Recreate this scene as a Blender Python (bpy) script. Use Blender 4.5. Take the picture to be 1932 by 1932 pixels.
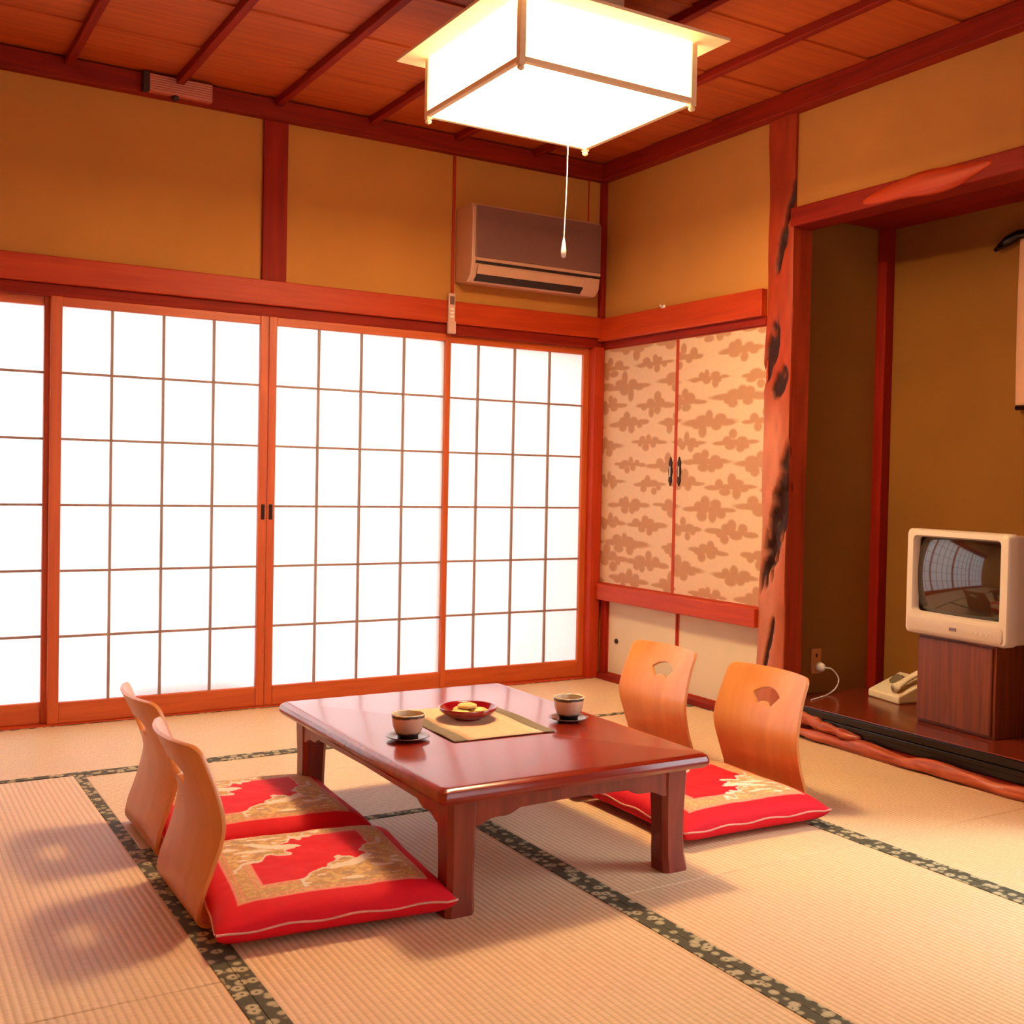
import bpy, bmesh, math, random
import numpy as np
from mathutils import Vector, Matrix

# ------------------------------------------------------------------ reset
for o in list(bpy.data.objects):
    bpy.data.objects.remove(o, do_unlink=True)
scene = bpy.context.scene
COL = scene.collection
random.seed(7)

# ------------------------------------------------------------------ camera
YAW, PITCH, ROLL = 0.5690, -0.0236, -0.0217
CAM = Vector((-3.3427, -5.0424, 1.0472))
FPX, U0, V0 = 2157.94, 1093.0, 954.77
_cy, _sy = math.cos(YAW), math.sin(YAW)
_R = Vector((_cy, -_sy, 0)); _F0 = Vector((_sy, _cy, 0)); _U0 = Vector((0, 0, 1))
_F = _F0 * math.cos(PITCH) + _U0 * math.sin(PITCH)
_U = -_F0 * math.sin(PITCH) + _U0 * math.cos(PITCH)
_cr, _sr = math.cos(ROLL), math.sin(ROLL)
_RR = _R * _cr - _U * _sr
_UU = _R * _sr + _U * _cr
cd = bpy.data.cameras.new('camera')
cam = bpy.data.objects.new('camera', cd)
COL.objects.link(cam)
cd.sensor_width = 36.0
cd.lens = 36.0 * FPX / 1932.0
cd.shift_x = (966.0 - U0) / 1932.0
cd.shift_y = (V0 - 966.0) / 1932.0
cd.clip_start = 0.02
cam.matrix_world = Matrix(((_RR.x, _UU.x, -_F.x, CAM.x), (_RR.y, _UU.y, -_F.y, CAM.y),
                           (_RR.z, _UU.z, -_F.z, CAM.z), (0, 0, 0, 1)))
scene.camera = cam

# ------------------------------------------------------------------ sky, exposure
SKY = 7.0
LAMP_DOWN = 17.0      # whole bottom paper
LAMP_TUBE = 168.0     # extra where the ring tube sits behind the paper
LAMP_SIDE = 7.0
w = bpy.data.worlds.new('overcast_sky'); scene.world = w; w.use_nodes = True
bg = w.node_tree.nodes['Background']
bg.inputs['Color'].default_value = (0.88, 0.95, 1.04, 1)
bg.inputs['Strength'].default_value = SKY
sd = bpy.data.lights.new('sun', 'SUN'); sd.energy = 3.8; sd.angle = math.radians(20); sd.color = (0.78, 0.92, 1.0)
sun = bpy.data.objects.new('sun', sd); COL.objects.link(sun)
sun.rotation_euler = Vector((-0.82, 0.57, -1.0)).to_track_quat('-Z', 'Y').to_euler()
scene.view_settings.view_transform = 'Standard'
scene.view_settings.look = 'None'
scene.view_settings.gamma = 1.0
scene.view_settings.use_curve_mapping = False
scene.view_settings.exposure = 0.0

# ------------------------------------------------------------------ helpers
def lin(c):
    return tuple((v / 12.92 if v <= 0.04045 else ((v + 0.055) / 1.055) ** 2.4) for v in (x / 255.0 for x in c))

def nt(name):
    m = bpy.data.materials.new(name); m.use_nodes = True
    t = m.node_tree
    return m, t, t.nodes['Principled BSDF']

def plain(name, c, rough=0.6, noise=0.06, nscale=6.0, bump=0.0, bscale=60.0, metal=0.0, spec=0.5, coat=0.0):
    m, t, p = nt(name)
    c = lin(c)
    tc = t.nodes.new('ShaderNodeTexCoord')
    n = t.nodes.new('ShaderNodeTexNoise'); n.inputs['Scale'].default_value = nscale; n.inputs['Detail'].default_value = 5
    t.links.new(tc.outputs['Object'], n.inputs['Vector'])
    r = t.nodes.new('ShaderNodeValToRGB')
    r.color_ramp.elements[0].position = 0.3; r.color_ramp.elements[1].position = 0.7
    r.color_ramp.elements[0].color = tuple(v * (1 - noise) for v in c) + (1,)
    r.color_ramp.elements[1].color = tuple(min(1, v * (1 + noise)) for v in c) + (1,)
    t.links.new(n.outputs['Fac'], r.inputs['Fac'])
    t.links.new(r.outputs['Color'], p.inputs['Base Color'])
    p.inputs['Roughness'].default_value = rough
    p.inputs['Metallic'].default_value = metal
    p.inputs['Specular IOR Level'].default_value = spec
    p.inputs['Coat Weight'].default_value = coat
    if bump:
        b = t.nodes.new('ShaderNodeBump'); b.inputs['Strength'].default_value = bump; b.inputs['Distance'].default_value = 0.003
        n2 = t.nodes.new('ShaderNodeTexNoise'); n2.inputs['Scale'].default_value = bscale; n2.inputs['Detail'].default_value = 4
        t.links.new(tc.outputs['Object'], n2.inputs['Vector'])
        t.links.new(n2.outputs['Fac'], b.inputs['Height'])
        t.links.new(b.outputs['Normal'], p.inputs['Normal'])
    return m

def wood(name, dark, light, axis='Y', scale=1.0, rough=0.45, stretch=14.0, coat=0.0, spec=0.5, contrast=0.25, bump=0.12):
    """long-grain wood; axis = grain direction in object space"""
    m, t, p = nt(name)
    tc = t.nodes.new('ShaderNodeTexCoord')
    mp = t.nodes.new('ShaderNodeMapping')
    s = [22.0 * scale] * 3
    s['XYZ'.index(axis)] = 22.0 * scale / stretch
    mp.inputs['Scale'].default_value = s
    t.links.new(tc.outputs['Object'], mp.inputs['Vector'])
    n = t.nodes.new('ShaderNodeTexNoise'); n.inputs['Scale'].default_value = 1.6; n.inputs['Detail'].default_value = 6
    n.inputs['Distortion'].default_value = 0.6
    t.links.new(mp.outputs['Vector'], n.inputs['Vector'])
    r = t.nodes.new('ShaderNodeValToRGB')
    r.color_ramp.elements[0].position = 0.5 - contrast; r.color_ramp.elements[1].position = 0.5 + contrast
    r.color_ramp.elements[0].color = lin(dark) + (1,)
    r.color_ramp.elements[1].color = lin(light) + (1,)
    t.links.new(n.outputs['Fac'], r.inputs['Fac'])
    t.links.new(r.outputs['Color'], p.inputs['Base Color'])
    p.inputs['Roughness'].default_value = rough
    p.inputs['Specular IOR Level'].default_value = spec
    p.inputs['Coat Weight'].default_value = coat
    p.inputs['Coat Roughness'].default_value = 0.12
    b = t.nodes.new('ShaderNodeBump'); b.inputs['Strength'].default_value = bump; b.inputs['Distance'].default_value = 0.002
    t.links.new(n.outputs['Fac'], b.inputs['Height'])
    t.links.new(b.outputs['Normal'], p.inputs['Normal'])
    return m

def vcol(name, rough=0.7, spec=0.4, bump=0.0, bscale=300.0, coat=0.0, sheen=0.0):
    m, t, p = nt(name)
    a = t.nodes.new('ShaderNodeAttribute'); a.attribute_name = 'Col'
    tc = t.nodes.new('ShaderNodeTexCoord')
    n = t.nodes.new('ShaderNodeTexNoise'); n.inputs['Scale'].default_value = 40; n.inputs['Detail'].default_value = 4
    t.links.new(tc.outputs['Object'], n.inputs['Vector'])
    mx = t.nodes.new('ShaderNodeMix'); mx.data_type = 'RGBA'; mx.blend_type = 'MULTIPLY'
    mx.inputs['Factor'].default_value = 0.18
    t.links.new(a.outputs['Color'], mx.inputs['A']); t.links.new(n.outputs['Color'], mx.inputs['B'])
    t.links.new(mx.outputs['Result'], p.inputs['Base Color'])
    p.inputs['Roughness'].default_value = rough
    p.inputs['Specular IOR Level'].default_value = spec
    p.inputs['Coat Weight'].default_value = coat
    p.inputs['Sheen Weight'].default_value = sheen
    if bump:
        n2 = t.nodes.new('ShaderNodeTexNoise'); n2.inputs['Scale'].default_value = bscale
        t.links.new(tc.outputs['Object'], n2.inputs['Vector'])
        b = t.nodes.new('ShaderNodeBump'); b.inputs['Strength'].default_value = bump; b.inputs['Distance'].default_value = 0.002
        t.links.new(n2.outputs['Fac'], b.inputs['Height']); t.links.new(b.outputs['Normal'], p.inputs['Normal'])
    return m

class MB:
    def __init__(self):
        self.v = []; self.f = []; self.c = None
    def box(self, x0, x1, y0, y1, z0, z1):
        n = len(self.v)
        self.v += [(x0, y0, z0), (x1, y0, z0), (x1, y1, z0), (x0, y1, z0), (x0, y0, z1), (x1, y0, z1), (x1, y1, z1), (x0, y1, z1)]
        self.f += [tuple(n + i for i in q) for q in ((3, 2, 1, 0), (4, 5, 6, 7), (0, 1, 5, 4), (1, 2, 6, 5), (2, 3, 7, 6), (3, 0, 4, 7))]
        return self
    def prism(self, poly, a, b, axis='Z'):
        """poly: 2D points ccw, extruded along axis from a to b"""
        n = len(self.v); k = len(poly)
        def P(p, t):
            return {'Z': (p[0], p[1], t), 'Y': (p[0], t, p[1]), 'X': (t, p[0], p[1])}[axis]
        self.v += [P(p, a) for p in poly] + [P(p, b) for p in poly]
        self.f += [tuple(n + i for i in reversed(range(k))), tuple(n + k + i for i in range(k))]
        for i in range(k):
            j = (i + 1) % k
            self.f.append((n + i, n + j, n + k + j, n + k + i))
        return self
    def rings(self, rings, cap=True, closed=True):
        n = len(self.v); k = len(rings[0])
        for r in rings: self.v += [tuple(p) for p in r]
        for i in range(len(rings) - 1):
            for j in range(k if closed else k - 1):
                j2 = (j + 1) % k
                a = n + i * k
                self.f.append((a + j, a + j2, a + k + j2, a + k + j))
        if cap:
            self.f.append(tuple(n + i for i in reversed(range(k))))
            self.f.append(tuple(n + (len(rings) - 1) * k + i for i in range(k)))
        return self
    def lathe(self, prof, seg=28, c=(0, 0, 0), cap=False):
        rs = []
        for r, z in prof:
            rs.append([(c[0] + r * math.cos(2 * math.pi * i / seg), c[1] + r * math.sin(2 * math.pi * i / seg), c[2] + z) for i in range(seg)])
        return self.rings(rs, cap=cap)
    def tube(self, pts, r, seg=8, cap=True):
        pts = [Vector(p) for p in pts]; rs = []
        up = Vector((0, 0, 1))
        for i, p in enumerate(pts):
            d = (pts[min(i + 1, len(pts) - 1)] - pts[max(i - 1, 0)]).normalized()
            u = up if abs(d.dot(up)) < 0.9 else Vector((1, 0, 0))
            a = d.cross(u).normalized(); b = a.cross(d).normalized()
            rr = r[i] if isinstance(r, (list, tuple)) else r
            rs.append([p + a * rr * math.cos(2 * math.pi * k / seg) + b * rr * math.sin(2 * math.pi * k / seg) for k in range(seg)])
        return self.rings(rs, cap=cap)
    def grid(self, P, close=False):
        n = len(self.v); R = len(P); C = len(P[0])
        for row in P: self.v += [tuple(p) for p in row]
        for i in range(R - 1):
            for j in range(C - 1):
                a = n + i * C + j
                self.f.append((a, a + 1, a + C + 1, a + C))
        return self
    def mesh(self, name, fix=True):
        me = bpy.data.meshes.new(name)
        me.from_pydata([tuple(v) for v in self.v], [], self.f)
        if fix:
            bm = bmesh.new(); bm.from_mesh(me)
            bmesh.ops.recalc_face_normals(bm, faces=bm.faces)
            bm.to_mesh(me); bm.free()
        if self.c is not None:
            at = me.color_attributes.new('Col', 'FLOAT_COLOR', 'POINT')
            flat = np.ones((len(self.v), 4), dtype=np.float32)
            flat[:, :3] = np.array(self.c, dtype=np.float32)[:len(self.v), :3]
            at.data.foreach_set('color', flat.ravel())
        me.update()
        return me
    def build(self, name, mat, parent=None, bevel=0.0, smooth=False, seg=2, loc=None, fix=True, sub=0):
        me = self.mesh(name, fix)
        return link(name, me, mat, parent, bevel, smooth, seg, loc, sub)

def link(name, me, mat, parent=None, bevel=0.0, smooth=False, seg=2, loc=None, sub=0):
    if mat is not None and not me.materials: me.materials.append(mat)
    o = bpy.data.objects.new(name, me); COL.objects.link(o)
    if parent is not None: o.parent = parent
    if loc is not None: o.location = loc
    if smooth:
        me.polygons.foreach_set('use_smooth', [True] * len(me.polygons))
    if bevel:
        b = o.modifiers.new('bevel', 'BEVEL'); b.width = bevel; b.segments = seg; b.limit_method = 'ANGLE'; b.angle_limit = math.radians(40)
    if sub:
        s = o.modifiers.new('sub', 'SUBSURF'); s.levels = sub; s.render_levels = sub
    return o

def box(x0, x1, y0, y1, z0, z1): return MB().box(min(x0, x1), max(x0, x1), min(y0, y1), max(y0, y1), min(z0, z1), max(z0, z1))

def tag(o, label=None, cat=None, group=None, kind=None):
    if label: o['label'] = label
    if cat: o['category'] = cat
    if group: o['group'] = group
    if kind: o['kind'] = kind
    return o

def empty(name, loc=(0, 0, 0), rz=0.0):
    o = bpy.data.objects.new(name, None); COL.objects.link(o)
    o.location = loc; o.rotation_euler = (0, 0, rz); o.empty_display_size = 0.1
    return o

def struct(o, label, cat): return tag(o, label, cat, kind='structure')

def copy_tree(o, parent=None):
    c = o.copy(); COL.objects.link(c); c.parent = parent
    for ch in list(o.children):
        copy_tree(ch, c)
    return c

def smooth_by_angle(o, ang=40):
    me = o.data
    me.polygons.foreach_set('use_smooth', [True] * len(me.polygons))
    try:
        me.set_sharp_from_angle(angle=math.radians(ang))
    except Exception:
        pass
    return o

def catmull(pts, n):
    pts = [np.array(p, float) for p in pts]
    P = [2 * pts[0] - pts[1]] + pts + [2 * pts[-1] - pts[-2]]
    out = []
    segs = len(pts) - 1
    for i in range(n):
        t = i / (n - 1) * segs
        k = min(int(t), segs - 1); u = t - k
        a, b, c, d = P[k], P[k + 1], P[k + 2], P[k + 3]
        out.append(0.5 * ((2 * b) + (-a + c) * u + (2 * a - 5 * b + 4 * c - d) * u * u + (-a + 3 * b - 3 * c + d) * u ** 3))
    return out

def vnoise(x, y, seed=0):
    """smooth value noise, numpy arrays ok"""
    x = np.asarray(x, float); y = np.asarray(y, float)
    xi = np.floor(x).astype(np.int64); yi = np.floor(y).astype(np.int64)
    fx = x - xi; fy = y - yi
    fx = fx * fx * (3 - 2 * fx); fy = fy * fy * (3 - 2 * fy)
    def h(a, b):
        n = (a * 374761393 + b * 668265263 + seed * 1442695041) & 0x7fffffff
        n = ((n ^ (n >> 13)) * 1274126177) & 0x7fffffff
        return ((n ^ (n >> 16)) & 0xffff) / 65535.0
    return (h(xi, yi) * (1 - fx) + h(xi + 1, yi) * fx) * (1 - fy) + (h(xi, yi + 1) * (1 - fx) + h(xi + 1, yi + 1) * fx) * fy

def sstep(a, b, x):
    t = np.clip((x - a) / (b - a), 0, 1)
    return t * t * (3 - 2 * t)

# ------------------------------------------------------------------ materials
M = {}
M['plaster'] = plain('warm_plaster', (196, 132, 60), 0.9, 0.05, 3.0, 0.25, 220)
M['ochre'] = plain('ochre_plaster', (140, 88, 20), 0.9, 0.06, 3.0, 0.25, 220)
M['timber_x'] = wood('red_timber_x', (168, 46, 8), (196, 66, 14), 'X', rough=0.5, spec=0.3)
M['timber_y'] = wood('red_timber_y', (168, 46, 8), (196, 66, 14), 'Y', rough=0.5, spec=0.3)
M['timber_z'] = wood('red_timber_z', (164, 42, 12), (192, 60, 20), 'Z', rough=0.5, spec=0.3)
M['dark_x'] = wood('dark_timber_x', (118, 20, 6), (150, 34, 12), 'X', rough=0.62, spec=0.2)
M['dark_y'] = wood('dark_timber_y', (118, 20, 6), (150, 34, 12), 'Y', rough=0.62, spec=0.2)
M['dark_z'] = wood('dark_timber_z', (128, 20, 6), (156, 32, 10), 'Z', rough=0.62, spec=0.2)
M['shoji_z'] = wood('shoji_frame_z', (186, 78, 28), (214, 102, 44), 'Z', rough=0.45)
M['shoji_x'] = wood('shoji_frame_x', (186, 78, 28), (214, 102, 44), 'X', rough=0.45)
M['kumiko'] = wood('shoji_muntin', (150, 118, 104), (176, 144, 128), 'Z', rough=0.6)
M['ceil_board'] = wood('ceiling_board', (170, 68, 18), (202, 94, 34), 'X', scale=0.9, rough=0.5, stretch=26)
M['brass'] = plain('dark_bronze', (52, 30, 20), 0.4, 0.1, 20, metal=0.7)
M['steel'] = plain('pale_metal', (205, 190, 175), 0.35, 0.04, 20, metal=0.6)
M['black'] = plain('black_lacquer', (14, 5, 7), 0.25, 0.1, 10, coat=0.15, spec=0.3)
M['cream'] = plain('cream_plastic', (236, 218, 190), 0.4, 0.02, 8)
M['white'] = plain('white_plastic', (240, 232, 222), 0.4, 0.02, 8)
M['lampwood'] = wood('pale_lamp_wood', (240, 204, 156), (248, 220, 178), 'X', rough=0.62, spec=0.2)

def mat_paper():
    m = bpy.data.materials.new('shoji_paper'); m.use_nodes = True; t = m.node_tree
    t.nodes.remove(t.nodes['Principled BSDF'])
    out = t.nodes['Material Output']
    tc = t.nodes.new('ShaderNodeTexCoord')
    n = t.nodes.new('ShaderNodeTexNoise'); n.inputs['Scale'].default_value = 70; n.inputs['Detail'].default_value = 6
    t.links.new(tc.outputs['Object'], n.inputs['Vector'])
    r = t.nodes.new('ShaderNodeValToRGB')
    r.color_ramp.elements[0].color = (0.86, 0.86, 0.85, 1); r.color_ramp.elements[1].color = (0.93, 0.93, 0.93, 1)
    t.links.new(n.outputs['Fac'], r.inputs['Fac'])
    d = t.nodes.new('ShaderNodeBsdfDiffuse'); tr = t.nodes.new('ShaderNodeBsdfTranslucent')
    t.links.new(r.outputs['Color'], d.inputs['Color']); t.links.new(r.outputs['Color'], tr.inputs['Color'])
    mx = t.nodes.new('ShaderNodeMixShader'); mx.inputs[0].default_value = 0.6
    t.links.new(d.outputs[0], mx.inputs[1]); t.links.new(tr.outputs[0], mx.inputs[2])
    t.links.new(mx.outputs[0], out.inputs['Surface'])
    return m
M['paper'] = mat_paper()
def mat_pane():
    m = bpy.data.materials.new('thin_window_glass'); m.use_nodes = True; t = m.node_tree
    t.nodes.remove(t.nodes['Principled BSDF'])
    a = t.nodes.new('ShaderNodeBsdfTransparent'); a.inputs[0].default_value = (0.96, 0.98, 0.97, 1)
    g = t.nodes.new('ShaderNodeBsdfGlossy'); g.inputs['Roughness'].default_value = 0.02
    mx = t.nodes.new('ShaderNodeMixShader')
    mx.inputs[0].default_value = 0.06; t.links.new(a.outputs[0], mx.inputs[1]); t.links.new(g.outputs[0], mx.inputs[2])
    t.links.new(mx.outputs[0], t.nodes['Material Output'].inputs['Surface'])
    return m
M['pane'] = mat_pane()

def mat_glow(name, c, s):
    m, t, p = nt(name)
    p.inputs['Base Color'].default_value = (0.9, 0.86, 0.78, 1)
    p.inputs['Emission Color'].default_value = c + (1,)
    p.inputs['Emission Strength'].default_value = s
    p.inputs['Roughness'].default_value = 0.8
    return m
M['lamp_paper'] = mat_glow('lamp_paper_side', (1.0, 0.72, 0.38), LAMP_SIDE)
def mat_lamp_base():
    m = mat_glow('lamp_paper_bottom', (1.0, 0.72, 0.38), LAMP_DOWN); t = m.node_tree; p = t.nodes['Principled BSDF']
    tc = t.nodes.new('ShaderNodeTexCoord'); ln = t.nodes.new('ShaderNodeVectorMath'); ln.operation = 'LENGTH'
    mr = t.nodes.new('ShaderNodeMapRange'); mr.interpolation_type = 'SMOOTHSTEP'
    mr.inputs['From Min'].default_value = 0.13; mr.inputs['From Max'].default_value = 0.19
    mr.inputs['To Min'].default_value = LAMP_DOWN + LAMP_TUBE; mr.inputs['To Max'].default_value = LAMP_DOWN
    t.links.new(tc.outputs['Object'], ln.inputs[0]); t.links.new(ln.outputs['Value'], mr.inputs['Value'])
    t.links.new(mr.outputs['Result'], p.inputs['Emission Strength'])
    return m
M['lamp_base'] = mat_lamp_base()

def mat_tatami(name, axis):
    """woven rush: ribs run along `axis`, fine weave across"""
    m, t, p = nt(name)
    tc = t.nodes.new('ShaderNodeTexCoord')
    wv = t.nodes.new('ShaderNodeTexWave'); wv.wave_type = 'BANDS'; wv.bands_direction = 'X' if axis == 'Y' else 'Y'
    wv.inputs['Scale'].default_value = 0.314 / 0.0165 ; wv.inputs['Distortion'].default_value = 0.15
    wv.inputs['Detail'].default_value = 1
    t.links.new(tc.outputs['Object'], wv.inputs['Vector'])
    mp = t.nodes.new('ShaderNodeMapping')
    mp.inputs['Scale'].default_value = (30, 260, 1) if axis == 'Y' else (260, 30, 1)
    t.links.new(tc.outputs['Object'], mp.inputs['Vector'])
    n = t.nodes.new('ShaderNodeTexNoise'); n.inputs['Scale'].default_value = 1.0; n.inputs['Detail'].default_value = 4
    t.links.new(mp.outputs['Vector'], n.inputs['Vector'])
    n3 = t.nodes.new('ShaderNodeTexNoise'); n3.inputs['Scale'].default_value = 2.2; n3.inputs['Detail'].default_value = 3
    t.links.new(tc.outputs['Object'], n3.inputs['Vector'])
    r = t.nodes.new('ShaderNodeValToRGB')
    r.color_ramp.elements[0].position = 0.25; r.color_ramp.elements[1].position = 0.75
    r.color_ramp.elements[0].color = lin((226, 184, 136)) + (1,); r.color_ramp.elements[1].color = lin((246, 212, 170)) + (1,)
    t.links.new(n.outputs['Fac'], r.inputs['Fac'])
    mx = t.nodes.new('ShaderNodeMix'); mx.data_type = 'RGBA'; mx.blend_type = 'MULTIPLY'
    r2 = t.nodes.new('ShaderNodeValToRGB')
    r2.color_ramp.elements[0].color = (0.72, 0.60, 0.48, 1); r2.color_ramp.elements[0].position = 0.05
    r2.color_ramp.elements[1].color = (1, 1, 1, 1); r2.color_ramp.elements[1].position = 0.55
    t.links.new(wv.outputs['Fac'], r2.inputs['Fac'])
    mx.inputs['Factor'].default_value = 0.6
    t.links.new(r.outputs['Color'], mx.inputs['A']); t.links.new(r2.outputs['Color'], mx.inputs['B'])
    mx2 = t.nodes.new('ShaderNodeMix'); mx2.data_type = 'RGBA'; mx2.blend_type = 'MULTIPLY'; mx2.inputs['Factor'].default_value = 0.16
    t.links.new(mx.outputs['Result'], mx2.inputs['A']); t.links.new(n3.outputs['Color'], mx2.inputs['B'])
    t.links.new(mx2.outputs['Result'], p.inputs['Base Color'])
    p.inputs['Roughness'].default_value = 0.48
    p.inputs['Specular IOR Level'].default_value = 0.45
    b = t.nodes.new('ShaderNodeBump'); b.inputs['Strength'].default_value = 0.35; b.inputs['Distance'].default_value = 0.002
    t.links.new(wv.outputs['Fac'], b.inputs['Height']); t.links.new(b.outputs['Normal'], p.inputs['Normal'])
    return m
M['tatami_y'] = mat_tatami('tatami_rush_y', 'Y')
M['tatami_x'] = mat_tatami('tatami_rush_x', 'X')

def mat_border():
    m, t, p = nt('tatami_brocade')
    tc = t.nodes.new('ShaderNodeTexCoord')
    v = t.nodes.new('ShaderNodeTexVoronoi'); v.feature = 'F1'; v.inputs['Scale'].default_value = 34; v.inputs['Randomness'].default_value = 0.7
    t.links.new(tc.outputs['Object'], v.inputs['Vector'])
    r = t.nodes.new('ShaderNodeValToRGB')
    r.color_ramp.elements[0].position = 0.10; r.color_ramp.elements[0].color = lin((96, 88, 56)) + (1,)
    r.color_ramp.elements[1].position = 0.62; r.color_ramp.elements[1].color = lin((70, 64, 40)) + (1,)
    for pos, c in ((0.18, (190, 172, 134)), (0.42, (166, 150, 112)), (0.50, (80, 72, 46))):
        e = r.color_ramp.elements.new(pos); e.color = lin(c) + (1,)
    t.links.new(v.outputs['Distance'], r.inputs['Fac'])
    t.links.new(r.outputs['Color'], p.inputs['Base Color'])
    p.inputs['Roughness'].default_value = 0.75
    return m
M['border'] = mat_border()

# ================================================================== FLOOR
floor = box(-3.75, 0.75, -5.7, 0.10, -0.12, -0.02).build('floor', M['tatami_y'])
struct(floor, 'tatami floor of woven rush mats with dark green brocade borders', 'floor')
def mat_piece(x0, x1, y0, y1, axis, gap=0.0008):
    x0 += gap; x1 -= gap; y0 += gap; y1 -= gap
    mesh = box(x0, x1, y0, y1, -0.019, 0.0)
    o = mesh.build('tatami_mat', M['tatami_' + axis.lower()], floor, bevel=0.003)
    bw = 0.033
    if axis == 'Y':
        bs = ((x0 - 0.0002, x0 + bw, y0, y1), (x1 - bw, x1 + 0.0002, y0, y1))
    else:
        bs = ((x0, x1, y0 - 0.0002, y0 + bw), (x0, x1, y1 - bw, y1 + 0.0002))
    for a, b, c, d in bs:
        box(a, b, c, d, -0.012, 0.0022).build('border', M['border'], o, bevel=0.001)
    return o
XA, XB, XC, YD, YE = -2.658, -1.724, -0.813, -0.863, -1.806
LX, RX = -3.58, 0.02
mat_piece(LX, -1.70, YD, 0.0, 'X'); mat_piece(-1.70, RX, YD, 0.0, 'X')
YS = -2.70
mat_piece(LX, XA, YS, YD, 'Y'); mat_piece(LX, XA, -4.54, YS, 'Y')
mat_piece(XA, XB, YE, YD, 'X'); mat_piece(XA, XB, -3.64, YE, 'Y')
mat_piece(XB, XC, YS, YD, 'Y'); mat_piece(XB, XC, -4.54, YS, 'Y')
mat_piece(XC, RX, YS, YD, 'Y'); mat_piece(XC, RX, -4.54, YS, 'Y')
mat_piece(XA, XB, -4.54, -3.64, 'X')
mat_piece(LX, -1.70, -5.46, -4.54, 'X'); mat_piece(-1.70, RX, -5.46, -4.54, 'X')

# ================================================================== WALLS
ZC = 2.598      # underside of the cornice
CE = 2.68       # ceiling
wb = box(-3.75, 0.0, 0.0, 0.12, 1.74, 2.80).build('wall_back', M['plaster'])
struct(wb, 'warm ochre plaster wall above the paper sliding doors', 'wall')
wr = MB()
wr.box(0.0, 0.12, -1.295, 0.12, 1.74, 2.80)
wr.box(0.06, 0.10, -1.44, -1.295, 2.21, 2.80)
wr.box(0.45, 0.57, -1.30, 0.12, -0.05, 1.74)      # back of the built-in cupboard
wr.box(0.0, 0.45, 0.0, 0.12, -0.05, 1.74)
wr.box(0.01, 0.12, -5.7, -1.44, 2.19, 2.80)       # band above the alcove
wr.box(0.0, 0.14, -3.06, -2.95, -0.05, 2.19)
wr.box(0.0, 0.14, -5.7, -4.66, -0.05, 2.19)
wr.box(0.0, 0.14, -4.66, -3.06, -0.05, 0.30)
wr.box(0.0, 0.14, -4.66, -3.06, 1.85, 2.19)
wr = wr.build('wall_right', M['plaster'])
struct(wr, 'warm plaster wall above the cloud patterned doors and the alcove', 'wall')
wl = box(-3.75, -3.60, -5.7, 0.12, -0.05, 2.80).build('wall_left', M['plaster'])
struct(wl, 'plain warm plaster wall on the left outside the picture', 'wall')
wf = MB()
wf.box(-3.75, -2.70, -5.75, -5.60, -0.05, 2.80); wf.box(-0.70, 0.75, -5.75, -5.60, -0.05, 2.80)
wf.box(-2.70, -0.70, -5.75, -5.60, -0.05, 0.40); wf.box(-2.70, -0.70, -5.75, -5.60, 1.80, 2.80)
wf = wf.build('wall_front', M['plaster'])
struct(wf, 'plain warm plaster wall behind the viewer', 'wall')

# alcove (tokonoma)
TZ = 0.13
AX, AY, AY2, AZ = 0.62, -1.385, -2.93, 2.20
al = MB()
al.box(AX, AX + 0.1, AY2 - 0.05, AY + 0.1, 0.0, 2.32)
al.box(0.095, AX + 0.02, AY, AY + 0.08, 0.0, 2.32)
al.box(0.09, AX + 0.02, AY2 - 0.08, AY2, 0.0, 2.32)
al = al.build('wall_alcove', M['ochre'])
struct(al, 'olive ochre plaster walls inside the display alcove', 'wall')
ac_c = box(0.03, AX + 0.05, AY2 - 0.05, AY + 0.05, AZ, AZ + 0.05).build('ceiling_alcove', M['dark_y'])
struct(ac_c, 'dark board ceiling of the display alcove', 'ceiling')
fa = box(0.0, AX, AY2, AY, 0.095, TZ).build('floor_alcove', wood('alcove_board', (96, 30, 16), (134, 50, 26), 'Y', rough=0.22, coat=0.3), bevel=0.004)
struct(fa, 'polished red brown board floor of the raised alcove', 'floor')
pill = box(AX - 0.055, AX, AY - 0.055, AY, TZ, AZ).build('trim_1', M['dark_z'], bevel=0.003)
struct(pill, 'slim dark red corner pillar inside the alcove', 'pillar')

# ================================================================== CEILING
ceiling = box(-3.75, 0.14, -5.7, 0.12, CE + 0.03, CE + 0.10).build('ceiling', M['ceil_board'])
struct(ceiling, 'reddish cedar board ceiling with dark battens', 'ceiling')
jy = [0.0, -0.47, -0.945, -1.41, -1.88, -2.32, -2.79, -3.26, -3.73, -4.20, -4.67, -5.14, -5.6]
bmesh_cache = {}
for i in range(len(jy) - 1):
    y1, y0 = jy[i], jy[i + 1]
    b = MB(); n = len(b.v)
    # boards lap: each tilts a little so the edge steps down
    b.v += [(-3.62, y0, CE + 0.001), (0.06, y0, CE + 0.001), (0.06, y1 + 0.012, CE + 0.009), (-3.62, y1 + 0.012, CE + 0.009),
            (-3.62, y0, CE + 0.013), (0.06, y0, CE + 0.013), (0.06, y1 + 0.012, CE + 0.021), (-3.62, y1 + 0.012, CE + 0.021)]
    b.f += [(3, 2, 1, 0), (4, 5, 6, 7), (0, 1, 5, 4), (1, 2, 6, 5), (2, 3, 7, 6), (3, 0, 4, 7)]
    b.build('ceiling_board', M['ceil_board'], ceiling)
for x in (-3.46, -3.035, -2.61, -2.187, -1.76, -1.325, -0.89, -0.455):
    box(x - 0.016, x + 0.016, -5.6, -0.03, CE - 0.028, CE + 0.006).build('batten', M['dark_y'], ceiling, bevel=0.004)

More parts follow.
